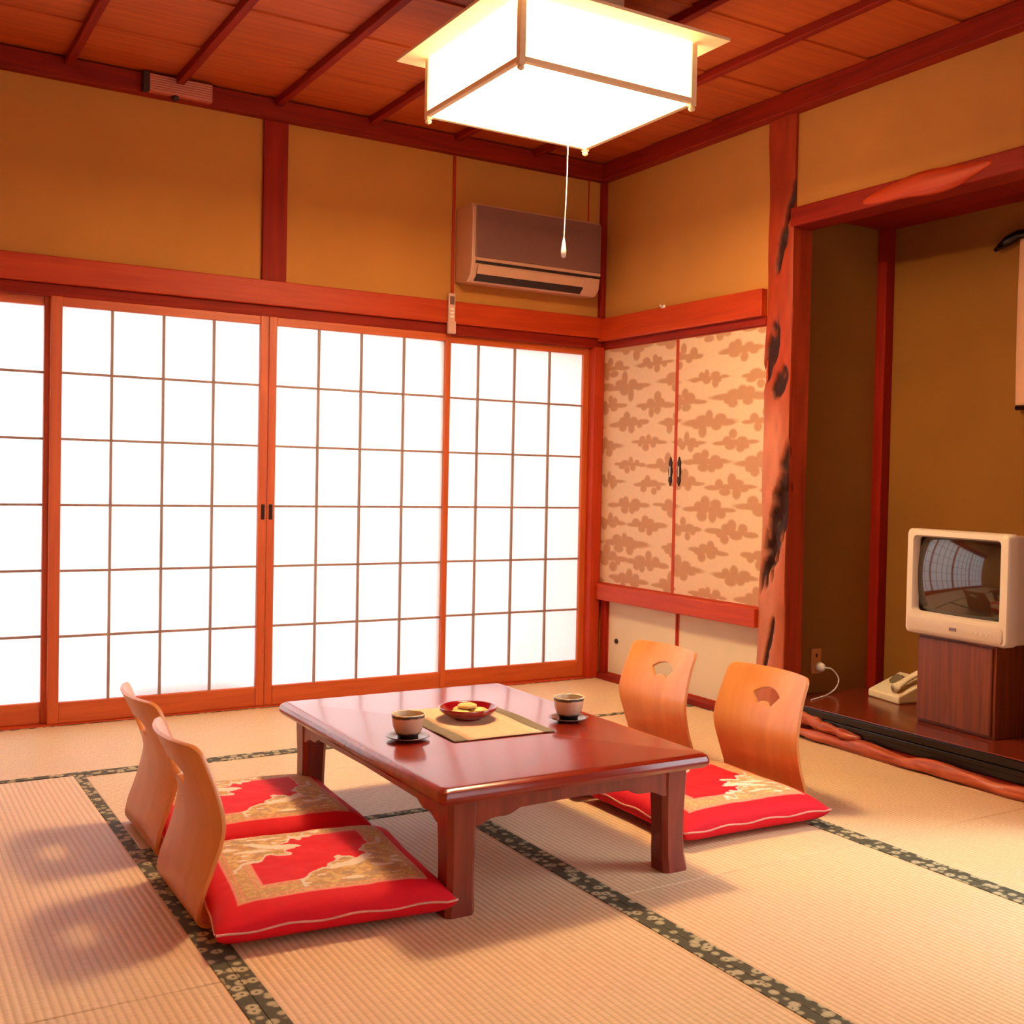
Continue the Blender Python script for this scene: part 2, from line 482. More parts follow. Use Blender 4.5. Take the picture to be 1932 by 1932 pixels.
# ================================================================== TIMBER TRIM
tn = [1]
def trim(mb, mat, label, cat='trim', bevel=0.004, **k):
    tn[0] += 1
    o = mb.build('trim_%d' % tn[0], M[mat], bevel=bevel, **k)
    return struct(o, label, cat)
trim(box(-3.62, 0.0, -0.055, 0.0, ZC, CE + 0.002), 'dark_x', 'dark red ceiling cornice along the back wall', 'cornice')
trim(box(-0.055, 0.02, -5.6, -0.055, ZC, CE + 0.002), 'dark_y', 'dark red ceiling cornice along the right wall', 'cornice')
trim(box(-3.62, -0.03, -0.035, 0.0, 1.785, 1.893), 'timber_x', 'red wooden lintel beam over the paper sliding doors', 'beam')
trim(box(-0.035, 0.0, -1.29, 0.0, 1.768, 1.886), 'timber_y', 'red wooden lintel beam over the cloud patterned doors', 'beam')
trim(box(-3.62, -0.0, -0.012, 0.10, 1.735, 1.786), 'dark_x', 'grooved head rail above the paper sliding doors, coloured dark for the shadow band', 'rail')  # dark timber colour paints in the shadow band under the beam
trim(box(-0.008, 0.08, -1.29, -0.0, 1.732, 1.770), 'dark_y', 'dark head rail above the cloud patterned doors', 'rail')
trim(box(-3.62, -0.0, -0.030, 0.10, -0.015, 0.006), 'timber_x', 'wooden sill track under the paper sliding doors', 'sill')
trim(box(-1.812, -1.703, -0.018, 0.0, 1.893, ZC), 'dark_z', 'square dark red pillar on the back wall above the beam', 'pillar')
trim(box(-0.032, 0.0, -0.032, 0.0, 1.886, ZC), 'dark_z', 'thin dark corner pillar beside the air conditioner', 'pillar')
trim(box(-0.062, 0.0, -0.034, 0.10, 0.0, 1.74), 'timber_z', 'red corner pillar between paper doors and cupboard', 'pillar')
trim(box(-0.886, -0.872, -0.010, 0.0, 1.893, ZC), 'timber_z', 'thin vertical wooden strip left of the air conditioner', 'strip', bevel=0.002)
trim(box(-0.105, -0.098, -0.005, 0.0, 2.37, ZC), 'timber_z', 'hairline vertical strip above the air conditioner right end', 'strip', bevel=0.001)
trim(box(-0.030, 0.12, -1.29, -0.005, 0.418, 0.500), 'timber_y', 'thick red wooden shelf rail between upper and lower cupboard doors', 'rail')
trim(box(-0.012, 0.12, -1.29, -0.035, 0.0, 0.030), 'dark_y', 'low red wooden sill under the lower cupboard doors', 'sill')
trim(box(0.006, 0.08, -0.075, -0.034, 0.03, 0.418), 'dark_z', 'dark jamb beside the lower cupboard door', 'jamb')
# alcove lintel
trim(box(-0.012, 0.11, -2.96, -1.43, 2.125, 2.205), 'dark_y', 'dark lintel beam across the top of the alcove', 'beam', bevel=0.006)
# bare wood scar on the lintel: an irregular natural edge
sc = MB(); rs = []
for i in range(25):
    t = i / 24.0
    y = -1.83 - 0.62 * t
    hgt = 0.042 * math.sin(math.pi * t) ** 0.7 + 0.003
    zc = 2.150 + 0.024 * t + 0.006 * math.sin(7 * t)
    ring = []
    for k in range(10):
        a = 2 * math.pi * k / 10
        ring.append((-0.010 + 0.016 * math.cos(a) * math.sin(math.pi * t) ** 0.5, y, zc + hgt * math.sin(a) * (1 + 0.15 * math.sin(9 * t + k))))
    rs.append(ring)
sc.rings(rs)
trim(sc, 'timber_y', 'orange bare natural edge on the dark alcove lintel', 'beam', bevel=0, smooth=True)

# ================================================================== SHOJI
ZB, DZ = 0.0919, 0.268
def shoji(idx, xo0, xo1, xi0, xi1, ks, y0, label, pull=None):
    """xo outer edges, xi inner (glazed) edges, ks muntin x"""
    d = empty('door_%d' % idx, ((xo0 + xo1) / 2, y0, 0.006))
    cx = (xo0 + xo1) / 2
    struct(d, label, 'sliding door')
    T = 0.028
    B = lambda a, b, c, e, z0, z1: box(a - cx, b - cx, c, e, z0 - 0.006, z1 - 0.006)
    B(xo0, xi0, 0, T, 0.006, 1.738).build('stile', M['shoji_z'], d, bevel=0.003)
    B(xi1, xo1, 0, T, 0.006, 1.738).build('stile', M['shoji_z'], d, bevel=0.003)
    B(xi0, xi1, 0.002, T - 0.001, 0.006, ZB).build('bottom_rail', M['shoji_x'], d, bevel=0.003)
    B(xi0, xi1, 0.002, T - 0.001, ZB + 6 * DZ, 1.738).build('top_rail', M['shoji_x'], d, bevel=0.003)
    h = 0.0048
    for k in ks:
        B(k - h, k + h, 0.006, 0.019, ZB, ZB + 6 * DZ).build('muntin', M['kumiko'], d)
    for i in range(1, 6):
        z = ZB + i * DZ
        B(xi0, xi1, 0.008, 0.0195, z - h, z + h).build('muntin', M['kumiko'], d)
    xs = [xi0] + list(ks) + [xi1]
    for i in range(4):
        for j in range(6):
            B(xs[i], xs[i + 1], 0.0195, 0.0205, ZB + j * DZ, ZB + (j + 1) * DZ).build('pane', M['paper'], d)
    if pull is not None:
        box(pull - 0.009 - cx, pull + 0.009 - cx, -0.0012, 0.004, 0.83, 0.90).build('finger_pull', M['brass'], d, bevel=0.003)
    return d
shoji(1, -3.56, -2.640, -3.52, -2.680, (-3.31, -3.10, -2.89), 0.022, 'paper sliding door cut off by the left edge of the picture')
shoji(2, -2.660, -1.776, -2.6176, -1.8128, (-2.4267, -2.2215, -2.0122), -0.012, 'paper sliding door left of the meeting stiles, second from left', -1.792)
shoji(3, -1.774, -0.882, -1.738, -0.9097, (-1.5417, -1.3372, -1.1239), -0.012, 'paper sliding door right of the meeting stiles, behind the table', -1.757)
shoji(4, -0.925, -0.058, -0.8866, -0.095, (-0.710, -0.5035, -0.2974), 0.022, 'rightmost paper sliding door, beside the cloud patterned cupboard')

# glazed window on the right wall, nearer the viewer than the alcove
def lattice_window(idx, loc, rz, W, H, nx, nz, pane, label):
    # local: x outward, y along the wall
    win = empty('window_%d' % idx, loc, rz); struct(win, label, 'window')
    e = 0.03
    for a in (-W / 2, W / 2 - e):
        box(0.0, 0.03, a, a + e, 0.0, H).build('stile', M['shoji_z'], win, bevel=0.003)
    for a in (0.0, H - e):
        box(0.002, 0.028, -W / 2 + e, W / 2 - e, a, a + e).build('rail', M['shoji_x'], win, bevel=0.003)
    iw, ih = W - 2 * e, H - 2 * e
    for i in range(1, nz):
        z = e + ih * i / nz
        box(0.008, 0.018, -iw / 2, iw / 2, z - 0.005, z + 0.005).build('muntin', M['kumiko'], win)
    for i in range(1, nx):
        y = -iw / 2 + iw * i / nx
        box(0.007, 0.018, y - 0.005, y + 0.005, e, H - e).build('muntin', M['kumiko'], win)
    for i in range(nx):
        for j in range(nz):
            box(0.019, 0.0205, -iw / 2 + iw * i / nx, -iw / 2 + iw * (i + 1) / nx, e + ih * j / nz, e + ih * (j + 1) / nz).build('pane', pane, win)
    return win
lattice_window(1, (0.05, -3.86, 0.30), 0, 1.60, 1.55, 5, 4, M['pane'], 'glazed lattice window on the right wall nearer the viewer')
lattice_window(2, (-1.70, -5.64, 0.40), -math.pi / 2, 2.0, 1.40, 8, 5, M['paper'], 'paper lattice window in the wall behind the viewer')
gr = box(0.30, 12, -16, -0.5, -0.45, -0.40).build('ground_side', plain('pale_gravel_side', (176, 170, 160), 0.95, 0.1, 4))
struct(gr, 'pale gravel ground outside the side window', 'ground')

# outside: veranda floor, return wall, ground
ve = box(-6.0, 0.30, 0.13, 1.15, -0.20, -0.02).build('trim_60', M['timber_x'])
struct(ve, 'veranda boards behind the paper doors', 'veranda')
vw = box(-0.05, 0.14, 0.12, 1.60, -0.20, 2.80).build('wall_veranda', M['plaster'])
struct(vw, 'end wall of the veranda outside the paper doors', 'wall')
shade_box = box(-2.40, -1.86, 0.10, 0.42, 0.0, 0.15).build('trim_61', M['timber_x'], bevel=0.006)  # unseen box, added to cast soft shade on the lower panes
struct(shade_box, 'unseen low box added behind the paper doors to shade the lower panes', 'shade box')
gd = box(-14, 8, 1.15, 16, -0.45, -0.40).build('ground', plain('pale_gravel', (176, 170, 160), 0.95, 0.1, 4))
struct(gd, 'pale gravel ground outside', 'ground')

# ================================================================== FUSUMA
def cloud_mask(u, z, seed):
    rng = random.Random(seed)
    m = np.zeros_like(u)
    row = 0; zz = 0.03
    while zz < 1.25:
        off = 0.0 if row % 2 == 0 else 0.19
        for k in range(-1, 4):
            cx = k * 0.38 + off + rng.uniform(-0.03, 0.03); cz = zz + rng.uniform(-0.012, 0.012)
            s = rng.uniform(0.95, 1.35); fl = rng.choice((-1, 1))
            lobes = [(0, 0, .135, .013), (-.060, .012, .030, .018), (-.010, .024, .024, .026), (.040, .012, .036, .016),
                     (-.034, -.016, .032, .018), (.030, -.022, .026, .022), (.090, .002, .050, .010), (-.100, -.004, .050, .010), (.068, -.010, .026, .014)]
            for lx, lz, a, b in lobes:
                lx += rng.uniform(-.014, .014); lz *= rng.uniform(.6, 1.5); a *= rng.uniform(.75, 1.25); b *= rng.uniform(.75, 1.3)
                du = (u - cx - fl * lx * s) / (a * s); dz = (z - cz - lz * s) / (b * s)
                q = np.sqrt(du * du + dz * dz)
                m = np.maximum(m, 1 - sstep(0.75, 1.15, q))
        zz += 0.100; row += 1
    return m
M['fusuma_print'] = vcol('cloud_print_paper', 0.8)
M['fusuma_plain'] = plain('plain_cream_paper', (228, 206, 172), 0.8, 0.03, 5)
def fusuma(idx, y0, y1, z0, z1, x, label, printed, seed=1):
    """panel in plane x, y0 > y1"""
    cy = (y0 + y1) / 2
    d = empty('door_%d' % idx, (x, cy, z0)); struct(d, label, 'sliding door')
    e = 0.010
    H = z1 - z0; W = y0 - y1
    box(-0.002, 0.016, W / 2 - e, W / 2, 0, H).build('stile', M['timber_z'], d, bevel=0.002)
    box(-0.002, 0.016, -W / 2, -W / 2 + e, 0, H).build('stile', M['timber_z'], d, bevel=0.002)
    box(0.0, 0.016, -W / 2 + e, W / 2 - e, 0, e * 0.8).build('rail', M['timber_y'], d)
    box(0.0, 0.016, -W / 2 + e, W / 2 - e, H - e * 0.8, H).build('rail', M['timber_y'], d)
    if printed:
        ny, nz = 150, 300
        yy = np.linspace(-W / 2 + e, W / 2 - e, ny); zz = np.linspace(e * .8, H - e * .8, nz)
        Yg, Zg = np.meshgrid(yy, zz)
        m = cloud_mask(Yg + 0.31, Zg, seed)
        bgc = np.array(lin((232, 192, 158))); fgc = np.array(lin((196, 142, 106)))
        b = MB(); b.grid([[(0.002, yy[j], zz[i]) for j in range(ny)] for i in range(nz)])
        b.c = [tuple(bgc * (1 - q) + fgc * q) for q in m.ravel()]
        b.build('printed_panel', M['fusuma_print'], d, fix=False)
        box(0.004, 0.012, -W / 2 + e, W / 2 - e, e * .8, H - e * .8).build('backing', M['fusuma_plain'], d)
    else:
        box(0.002, 0.012, -W / 2 + e, W / 2 - e, e * .8, H - e * .8).build('panel', M['fusuma_plain'], d)
    return d, W, H
d5, W5, H5 = fusuma(5, -0.012, -0.655, 0.500, 1.734, 0.004, 'upper cupboard door with brown cloud print, beside the paper doors', True, 11)
d6, W6, H6 = fusuma(6, -0.655, -1.300, 0.500, 1.734, 0.004, 'upper cupboard door with brown cloud print, beside the gnarled post', True, 23)
for d, s, W in ((d5, -1, W5), (d6, 1, W6)):
    y = s * (W / 2 - 0.034)
    h = MB()
    # lozenge back plate with pointed ends
    pl = [(-0.013, 0.548), (0.0, 0.522), (0.013, 0.548), (0.010, 0.565), (0.015, 0.593), (0.010, 0.620), (0.013, 0.636), (0.0, 0.664), (-0.013, 0.636), (-0.010, 0.620), (-0.015, 0.593), (-0.010, 0.565)]
    h.prism([(y + a, b) for a, b in pl], -0.004, 0.003, 'X')
    hp = h.build('door_pull', M['brass'], d, bevel=0.001)
    box(-0.0062, -0.0035, y - 0.004, y + 0.004, 0.568, 0.618).build('inlay', M['steel'], hp, bevel=0.001)
d7, W7, H7 = fusuma(7, -0.070, -0.665, 0.030, 0.418, 0.030, 'lower plain cream cupboard door with a round dark pull', False)
d8, W8, H8 = fusuma(8, -0.665, -1.300, 0.030, 0.418, 0.036, 'lower plain cream cupboard door beside the gnarled post', False)
b = MB()
b.rings([[(-0.001 - q, W7 / 2 - 0.085 + r * math.cos(2 * math.pi * k / 20), 0.178 + r * math.sin(2 * math.pi * k / 20)) for k in range(20)]
         for r, q in ((0.013, -0.004), (0.013, 0.003), (0.010, 0.004), (0.008, 0.001))])
b.build('round_pull', M['brass'], d7)

# ================================================================== GNARLED POST (tokobashira)
def gnarled_post():
    x0, x1, yf, yn = -0.012, 0.105, -1.288, -1.445      # front face at x0, far/near sides
    nz = 200
    red = np.array(lin((166, 56, 26))); pink = np.array(lin((206, 128, 96))); dk = np.array(lin((52, 20, 14)))
    # hollows on the front face: (z, width position 0..1 far->near, half height, half width, depth)
    hol = [(2.20, .86, .12, .10, .012), (2.07, .62, .13, .16, .014), (1.60, .30, .14, .26, .016), (1.47, .62, .07, .26, .012),
           (1.02, .80, .17, .22, .018), (0.86, .62, .22, .33, .022), (0.70, .35, .12, .26, .016), (0.34, .50, .15, .10, .010)]
    nf, ns = 26, 14
    rings = []; cols = []
    for i in range(nz):
        z = 0.0 + (ZC) * i / (nz - 1)
        wob = 0.006 * math.sin(5.3 * z + 0.5) + 0.004 * math.sin(13 * z)
        bulge = 0.010 * max(0, 1 - z / 0.9)
        ring = []
        for j in range(nf):                       # front face, far -> near
            t = j / (nf - 1)
            y = yf + (yn - yf) * t + (wob if t < .5 else 0) * (1 - 2 * min(t, .5))
            n1 = float(vnoise(t * 4 + 3, z * 5, 3)) - .5
            x = x0 - bulge * (1 - t) + 0.006 * n1 + 0.010 * (t * 2 - 1) ** 4
            dkf = 0.0
            for hz, ht, hh, hw, dp in hol:
                q = ((z - hz) / hh) ** 2 + ((t - ht - 0.18 * math.sin(9 * (z - hz))) / hw) ** 2
                q += 1.1 * (float(vnoise(t * 9, z * 22, 9)) - .5)
                k = float(1 - sstep(0.55, 1.15, q)); dkf = max(dkf, k)
                x += dp * k
            pink_light = float(sstep(1.55, 1.2, z) * sstep(0.0, .12, z)) * (0.55 + 0.45 * float(sstep(.95, .55, t)))  # pinkish light from the paper doors, painted into the front face
            pink_light *= 1.0 if z < 1.5 else 0
            c = red * (1 - 0.75 * pink_light) + pink * 0.75 * pink_light
            c = c * (0.85 + 0.3 * float(vnoise(t * 7, z * 14, 5)))
            c = c * (1 - dkf) + dk * dkf
            ring.append((x, y, z)); cols.append(c)
        for j in range(ns):                       # near side
            t = (j + 0.7) / ns
            n1 = float(vnoise(t * 3 + 9, z * 4, 4)) - .5
            ring.append((x0 + 0.012 + (x1 - x0 - 0.012) * t, yn + 0.006 * n1, z)); cols.append(red * (0.85 + 0.25 * float(vnoise(t * 9 + 5, z * 5, 8))))
        ring.append((x1, yf, z)); cols.append(red)
        rings.append(ring)
    b = MB(); b.rings(rings); b.c = cols
    return b
M['post'] = vcol('gnarled_red_wood', 0.55, 0.25, 0.1, 60)
gp = gnarled_post().build('trim_40', M['post'], smooth=True)
smooth_by_angle(gp, 50)
struct(gp, 'gnarled red alcove post with dark natural hollows', 'pillar')

# ================================================================== ALCOVE FRONT
k = MB(); k.box(0.0, 0.06, AY2, -1.45, 0.045, 0.096); k.box(-0.006, 0.05, AY2, -1.45, 0.072, 0.094); k.box(-0.014, 0.0, AY2, -1.45, 0.098, 0.128)
trim(k, 'black', 'black lacquered front rail of the alcove', 'rail', bevel=0.004)
def log(y0, y1, x, z, r, mat, seed, n=50, zs=0.0, rough=0.6):
    b = MB(); rs = []
    for i in range(n):
        t = i / (n - 1); y = y0 + (y1 - y0) * t
        rr = r * (0.55 + 0.9 * float(vnoise(t * 9, 0.5, seed))) * min(1, 6 * t + .25) * min(1, 6 * (1 - t) + .25)
        xx = x + 0.014 * (float(vnoise(t * 7, 2.5, seed)) - .5); zz = max(rr * .9, z + zs * t + 0.026 * (float(vnoise(t * 6, 7.5, seed)) - .5))
        rs.append([(xx + rr * math.cos(a) * (1 + rough * (float(vnoise(math.cos(a) * 2 + 5, t * 14 + math.sin(a), seed)) - .5)), y,
                    zz + rr * math.sin(a) * (1 + rough * (float(vnoise(math.sin(a) * 2 + 5, t * 14, seed + 3)) - .5)))
                   for a in (2 * math.pi * q / 12 for q in range(12))])
    b.rings(rs)
    return b
M['root'] = wood('gnarled_root', (140, 44, 22), (206, 104, 62), 'Y', scale=1.6, rough=0.4, contrast=0.2)
tag(log(-1.50, -2.94, -0.022, 0.022, 0.024, 'root', 31, 90).build('trim_41', M['root'], smooth=True), 'gnarled natural log lying along the foot of the alcove', 'log', kind='structure')
tag(log(-1.50, -1.90, -0.012, 0.074, 0.020, 'root', 47, 40, -0.012).build('trim_42', M['root'], smooth=True), 'short orange natural wood piece at the left end of the alcove front', 'log', kind='structure')
trim(box(0.004, 0.05, AY2, -1.45, 0.0, 0.046), 'dark_y', 'dark plinth under the alcove rail', 'plinth')

# ================================================================== LAMP
def ceiling_lamp():
    S = 0.335; Z0 = 2.30; H = 0.185
    L = empty('pendant_lamp', (-1.33, -1.70, Z0))
    tag(L, 'glowing square paper ceiling lamp with pale wooden frame and pull cord', 'lamp')
    p = 0.022
    for sx in (-1, 1):
        for sy in (-1, 1):
            x, y = sx * (S - p / 2), sy * (S - p / 2)
            c = box(x - p / 2, x + p / 2, y - p / 2, y + p / 2, -0.018, H).build('corner_post', M['lampwood'], L, bevel=0.002)
            MB().lathe([(0.002, -0.034), (0.010, -0.030), (0.012, -0.024), (0.008, -0.017)], 14, (x, y, 0)).build('finial', M['lampwood'], c, smooth=True)
    for sx in (-1, 1):
        box(sx * S - sx * 0.018, sx * S, -S + p, S - p, -0.010, 0.008).build('bottom_rail', M['lampwood'], L, bevel=0.002)
        box(-S + p, S - p, sx * S - sx * 0.018, sx * S, -0.010, 0.008).build('bottom_rail', M['lampwood'], L, bevel=0.002)
        box(sx * S - sx * 0.010, sx * S - sx * 0.006, -S + p, S - p, 0.006, H).build('paper_side', M['lamp_paper'], L)
        box(-S + p, S - p, sx * S - sx * 0.010, sx * S - sx * 0.006, 0.006, H).build('paper_side', M['lamp_paper'], L)
    bb = MB(); q = S - 0.014; nn = 12
    bb.grid([[(-q + 2 * q * j / nn, -q + 2 * q * i / nn, -0.002) for j in range(nn + 1)] for i in range(nn + 1)])
    bb.build('paper_bottom', M['lamp_base'], L)
    T = S + 0.075
    b = MB()
    b.rings([[(-T, -T, H + .004), (T, -T, H + .004), (T, T, H + .004), (-T, T, H + .004)],
             [(-T, -T, H + .014), (T, -T, H + .014), (T, T, H + .014), (-T, T, H + .014)],
             [(-S * .8, -S * .8, H + .05), (S * .8, -S * .8, H + .05), (S * .8, S * .8, H + .05), (-S * .8, S * .8, H + .05)]])
    b.build('brim', M['lampwood'], L)
    box(-0.16, 0.16, -0.16, 0.16, H + 0.05, CE - Z0 - 0.028).build('mounting_block', M['lampwood'], L, bevel=0.005)
    cx, cy = 0.035, -0.02
    MB().tube([(cx, cy, -0.003), (cx, cy, -0.2), (cx - .004, cy, -0.34), (cx - 0.008, cy, -0.44)], 0.0016, 6).build('pull_cord', M['white'], L)
    MB().lathe([(0.001, -0.505), (0.008, -0.50), (0.009, -0.48), (0.006, -0.455), (0.002, -0.435)], 14, (cx - 0.008, cy, 0)).build('cord_knob', M['white'], L, smooth=True)
    return L
ceiling_lamp()

# ================================================================== TABLE
TX0, TX1, TY0, TY1, TH = -2.187, -1.385, -2.672, -1.478, 0.320
TC = ((TX0 + TX1) / 2, (TY0 + TY1) / 2)
M['table'] = wood('red_lacquered_table', (122, 22, 8), (154, 40, 16), 'X', scale=0.8, rough=0.22, stretch=10, coat=0.5, contrast=0.3, bump=0.02)
M['table_leg'] = wood('red_lacquered_leg', (104, 26, 14), (148, 48, 26), 'Z', scale=0.9, rough=0.32, coat=0.2)
def low_table():
    t = empty('low_table', (TC[0], TC[1], 0))
    tag(t, 'low red lacquered wooden table with flared legs and scalloped apron', 'table')
    hx, hy = (TX1 - TX0) / 2, (TY1 - TY0) / 2
    # top with a rounded moulded edge
    prof = [(0.020, 0.280), (0.006, 0.283), (0.0, 0.292), (0.0, 0.302), (0.004, 0.312), (0.012, 0.318), (0.022, 0.320)]
    rs = []
    for ins, z in prof:
        a, bb = hx - ins, hy - ins; r = 0.02
        ring = []
        for qx, qy, st in ((1, 1, 0), (-1, 1, 1), (-1, -1, 2), (1, -1, 3)):
            for kk in range(5):
                an = math.pi / 2 * (st + kk / 4)
                ring.append((qx * (a - r) + r * math.cos(an), qy * (bb - r) + r * math.sin(an), z))
        rs.append(ring)
    b = MB(); b.rings(rs); smooth_by_angle(b.build('tabletop', M['table'], t), 30)
    # aprons with ogee scallops
    def apron_poly(L):
        top, lo, hi = 0.281, 0.205, 0.238
        pts = [(-L, top), (-L, lo), (-L + 0.06, lo + .002)]
        for i in range(9):
            u = i / 8
            pts.append((-L + 0.07 + 0.11 * u, lo + 0.004 + (hi - lo - .004) * (u * u * (3 - 2 * u)) + 0.008 * math.sin(2 * math.pi * u)))
        pts += [(0, hi + 0.004)]
        r = [(-a, z) for a, z in reversed(pts[:-1])]
        return pts + r
    ins = 0.060
    for s in (-1, 1):
        MB().prism(apron_poly(hy - ins), s * (hx - ins) - 0.011, s * (hx - ins) + 0.011, 'X').build('apron', M['table_leg'], t, bevel=0.003)
        MB().prism(apron_poly(hx - ins), s * (hy - ins) - 0.011, s * (hy - ins) + 0.011, 'Y').build('apron', M['table_leg'], t, bevel=0.003)
    for sx in (-1, 1):
        for sy in (-1, 1):
            rs = []
            for z, out, w in ((0.281, 0.0, .040), (0.24, 0.0, .040), (0.16, 0.0, .037), (0.09, 0.001, .036), (0.045, 0.002, .037), (0.012, 0.005, .039), (0.0, 0.006, .039)):
                cx = sx * (hx - 0.084 + out); cy = sy * (hy - 0.084 + out)
                c = 0.012
                ring = []
                for a, bb in ((1, 1), (-1, 1), (-1, -1), (1, -1)):
                    if a * bb > 0: ring += [(cx + a * w, cy + bb * (w - c), z), (cx + a * (w - c), cy + bb * w, z)]
                    else: ring += [(cx + a * (w - c), cy + bb * w, z), (cx + a * w, cy + bb * (w - c), z)]
                rs.append(ring)
            b = MB(); b.rings(rs); smooth_by_angle(b.build('leg', M['table_leg'], t), 35)
    return t
low_table()

# ================================================================== LEGLESS CHAIRS
M['ply'] = wood('orange_plywood', (212, 130, 62), (234, 156, 86), 'Z', scale=0.5, rough=0.33, stretch=10, coat=0.25, contrast=0.3)
M['ply_x'] = wood('orange_plywood_x', (212, 130, 62), (234, 156, 86), 'X', scale=0.5, rough=0.33, stretch=10, coat=0.25, contrast=0.3)
def legless_chair():
    c = empty('legless_chair')
    prof = catmull([(0.030, 0.008), (0.006, 0.022), (0.010, 0.070), (0.030, 0.135), (0.046, 0.210), (0.042, 0.265), (0.022, 0.335), (-0.004, 0.400), (-0.014, 0.422)], 66)
    nS, nT = 66, 61
    Sl = [0.0]
    for i in range(1, nS): Sl.append(Sl[-1] + float(np.hypot(*(prof[i] - prof[i - 1]))))
    tot = Sl[-1]; r = 0.028
    def width(s, z):
        wv = 0.196 + 0.012 * math.exp(-((z - 0.24) / 0.09) ** 2) + 0.004 * math.exp(-((z - 0.02) / 0.06) ** 2)
        dd = tot - s
        if dd < r: wv -= r - math.sqrt(max(0, r * r - (r - dd) ** 2))
        return wv
    # fan shaped hand hole in (y, s) space
    zh = 0.335
    s_h = next(Sl[i] for i in range(nS) if prof[i][1] > zh)
    cy0 = s_h - 0.075; r0, r1, am = 0.052, 0.100, math.radians(42)
    def inside(y, s):
        rr = math.hypot(y, s - cy0); a = math.atan2(y, s - cy0)
        return r0 < rr < r1 and abs(a) < am
    outl = []
    for i in range(25):
        a = -am + 2 * am * i / 24; outl += [(r0 * math.sin(a), cy0 + r0 * math.cos(a)), (r1 * math.sin(a), cy0 + r1 * math.cos(a))]
    for i in range(13):
        q = r0 + (r1 - r0) * i / 12
        for s in (-1, 1): outl.append((s * q * math.sin(am), cy0 + q * math.cos(am)))
    YS_ = [[0] * nT for _ in range(nS)]
    SS_ = [[0] * nT for _ in range(nS)]
    for i in range(nS):
        for j in range(nT):
            YS_[i][j] = (2 * j / (nT - 1) - 1) * width(Sl[i], prof[i][1]); SS_[i][j] = Sl[i]
    keep = {}
    for i in range(nS - 1):
        for j in range(nT - 1):
            yc = (YS_[i][j] + YS_[i + 1][j + 1]) / 2; sc_ = (SS_[i][j] + SS_[i + 1][j + 1]) / 2
            keep[(i, j)] = not inside(yc, sc_)
    for i in range(1, nS - 1):
        for j in range(1, nT - 1):
            k4 = [keep[(i - 1, j - 1)], keep[(i - 1, j)], keep[(i, j - 1)], keep[(i, j)]]
            if any(k4) and not all(k4):
                y, s = YS_[i][j], SS_[i][j]
                q = min(outl, key=lambda p: (p[0] - y) ** 2 + (p[1] - s) ** 2)
                YS_[i][j], SS_[i][j] = q
    Sa = np.array(Sl); px = np.array([p[0] for p in prof]); pz = np.array([p[1] for p in prof])
    b = MB()
    for i in range(nS):
        for j in range(nT):
            s = SS_[i][j]; y = YS_[i][j]
            x = float(np.interp(s, Sa, px)); z = float(np.interp(s, Sa, pz))
            sag = 0.045 * min(1, max(0, (z - 0.03) / 0.39))
            b.v.append((x - sag * (1 - (y / 0.2) ** 2) + sag * 0.35, y, z))
    for i in range(nS - 1):
        for j in range(nT - 1):
            if keep[(i, j)]:
                a = i * nT + j
                b.f.append((a, a + 1, a + nT + 1, a + nT))
    o = b.build('backrest', M['ply'], c, smooth=True, fix=False)
    so = o.modifiers.new('thick', 'SOLIDIFY'); so.thickness = 0.010; so.offset = 0
    be = o.modifiers.new('bev', 'BEVEL'); be.width = 0.002; be.segments = 2; be.limit_method = 'ANGLE'; be.angle_limit = math.radians(50)
    # seat plate lying on the mat
    poly = []
    W = 0.198; D = 0.37; rr = 0.04
    poly += [(0.028, -W), (D - rr, -W)] + [(D - rr + rr * math.sin(a), -W + rr - rr * math.cos(a)) for a in (math.pi / 2 * i / 6 for i in range(1, 7))]
    poly += [(p[0], -p[1]) for p in reversed(poly)]
    MB().prism(poly, 0.003, 0.013, 'Z').build('seat', M['ply_x'], c, bevel=0.002)
    return c
chair = legless_chair()
spots = [((-2.672, -2.222, 0), 0.0, 'bent plywood legless chair at the near left of the table, back to the viewer'),
         ((-2.645, -1.684, 0), 0.0, 'bent plywood legless chair at the far left, half hidden behind another'),
         ((-0.737, -2.168, 0), math.pi, 'bent plywood legless chair at the right front, nearest the alcove'),
         ((-0.735, -1.585, 0), math.pi, 'bent plywood legless chair right of the table against the plain cupboard doors')]
for i, (l, rz, lab) in enumerate(spots):
    o = chair if i == 0 else copy_tree(chair)
    o.location = l; o.rotation_euler = (0, 0, rz)
    tag(o, lab, 'chair', 'legless chairs around the low table')

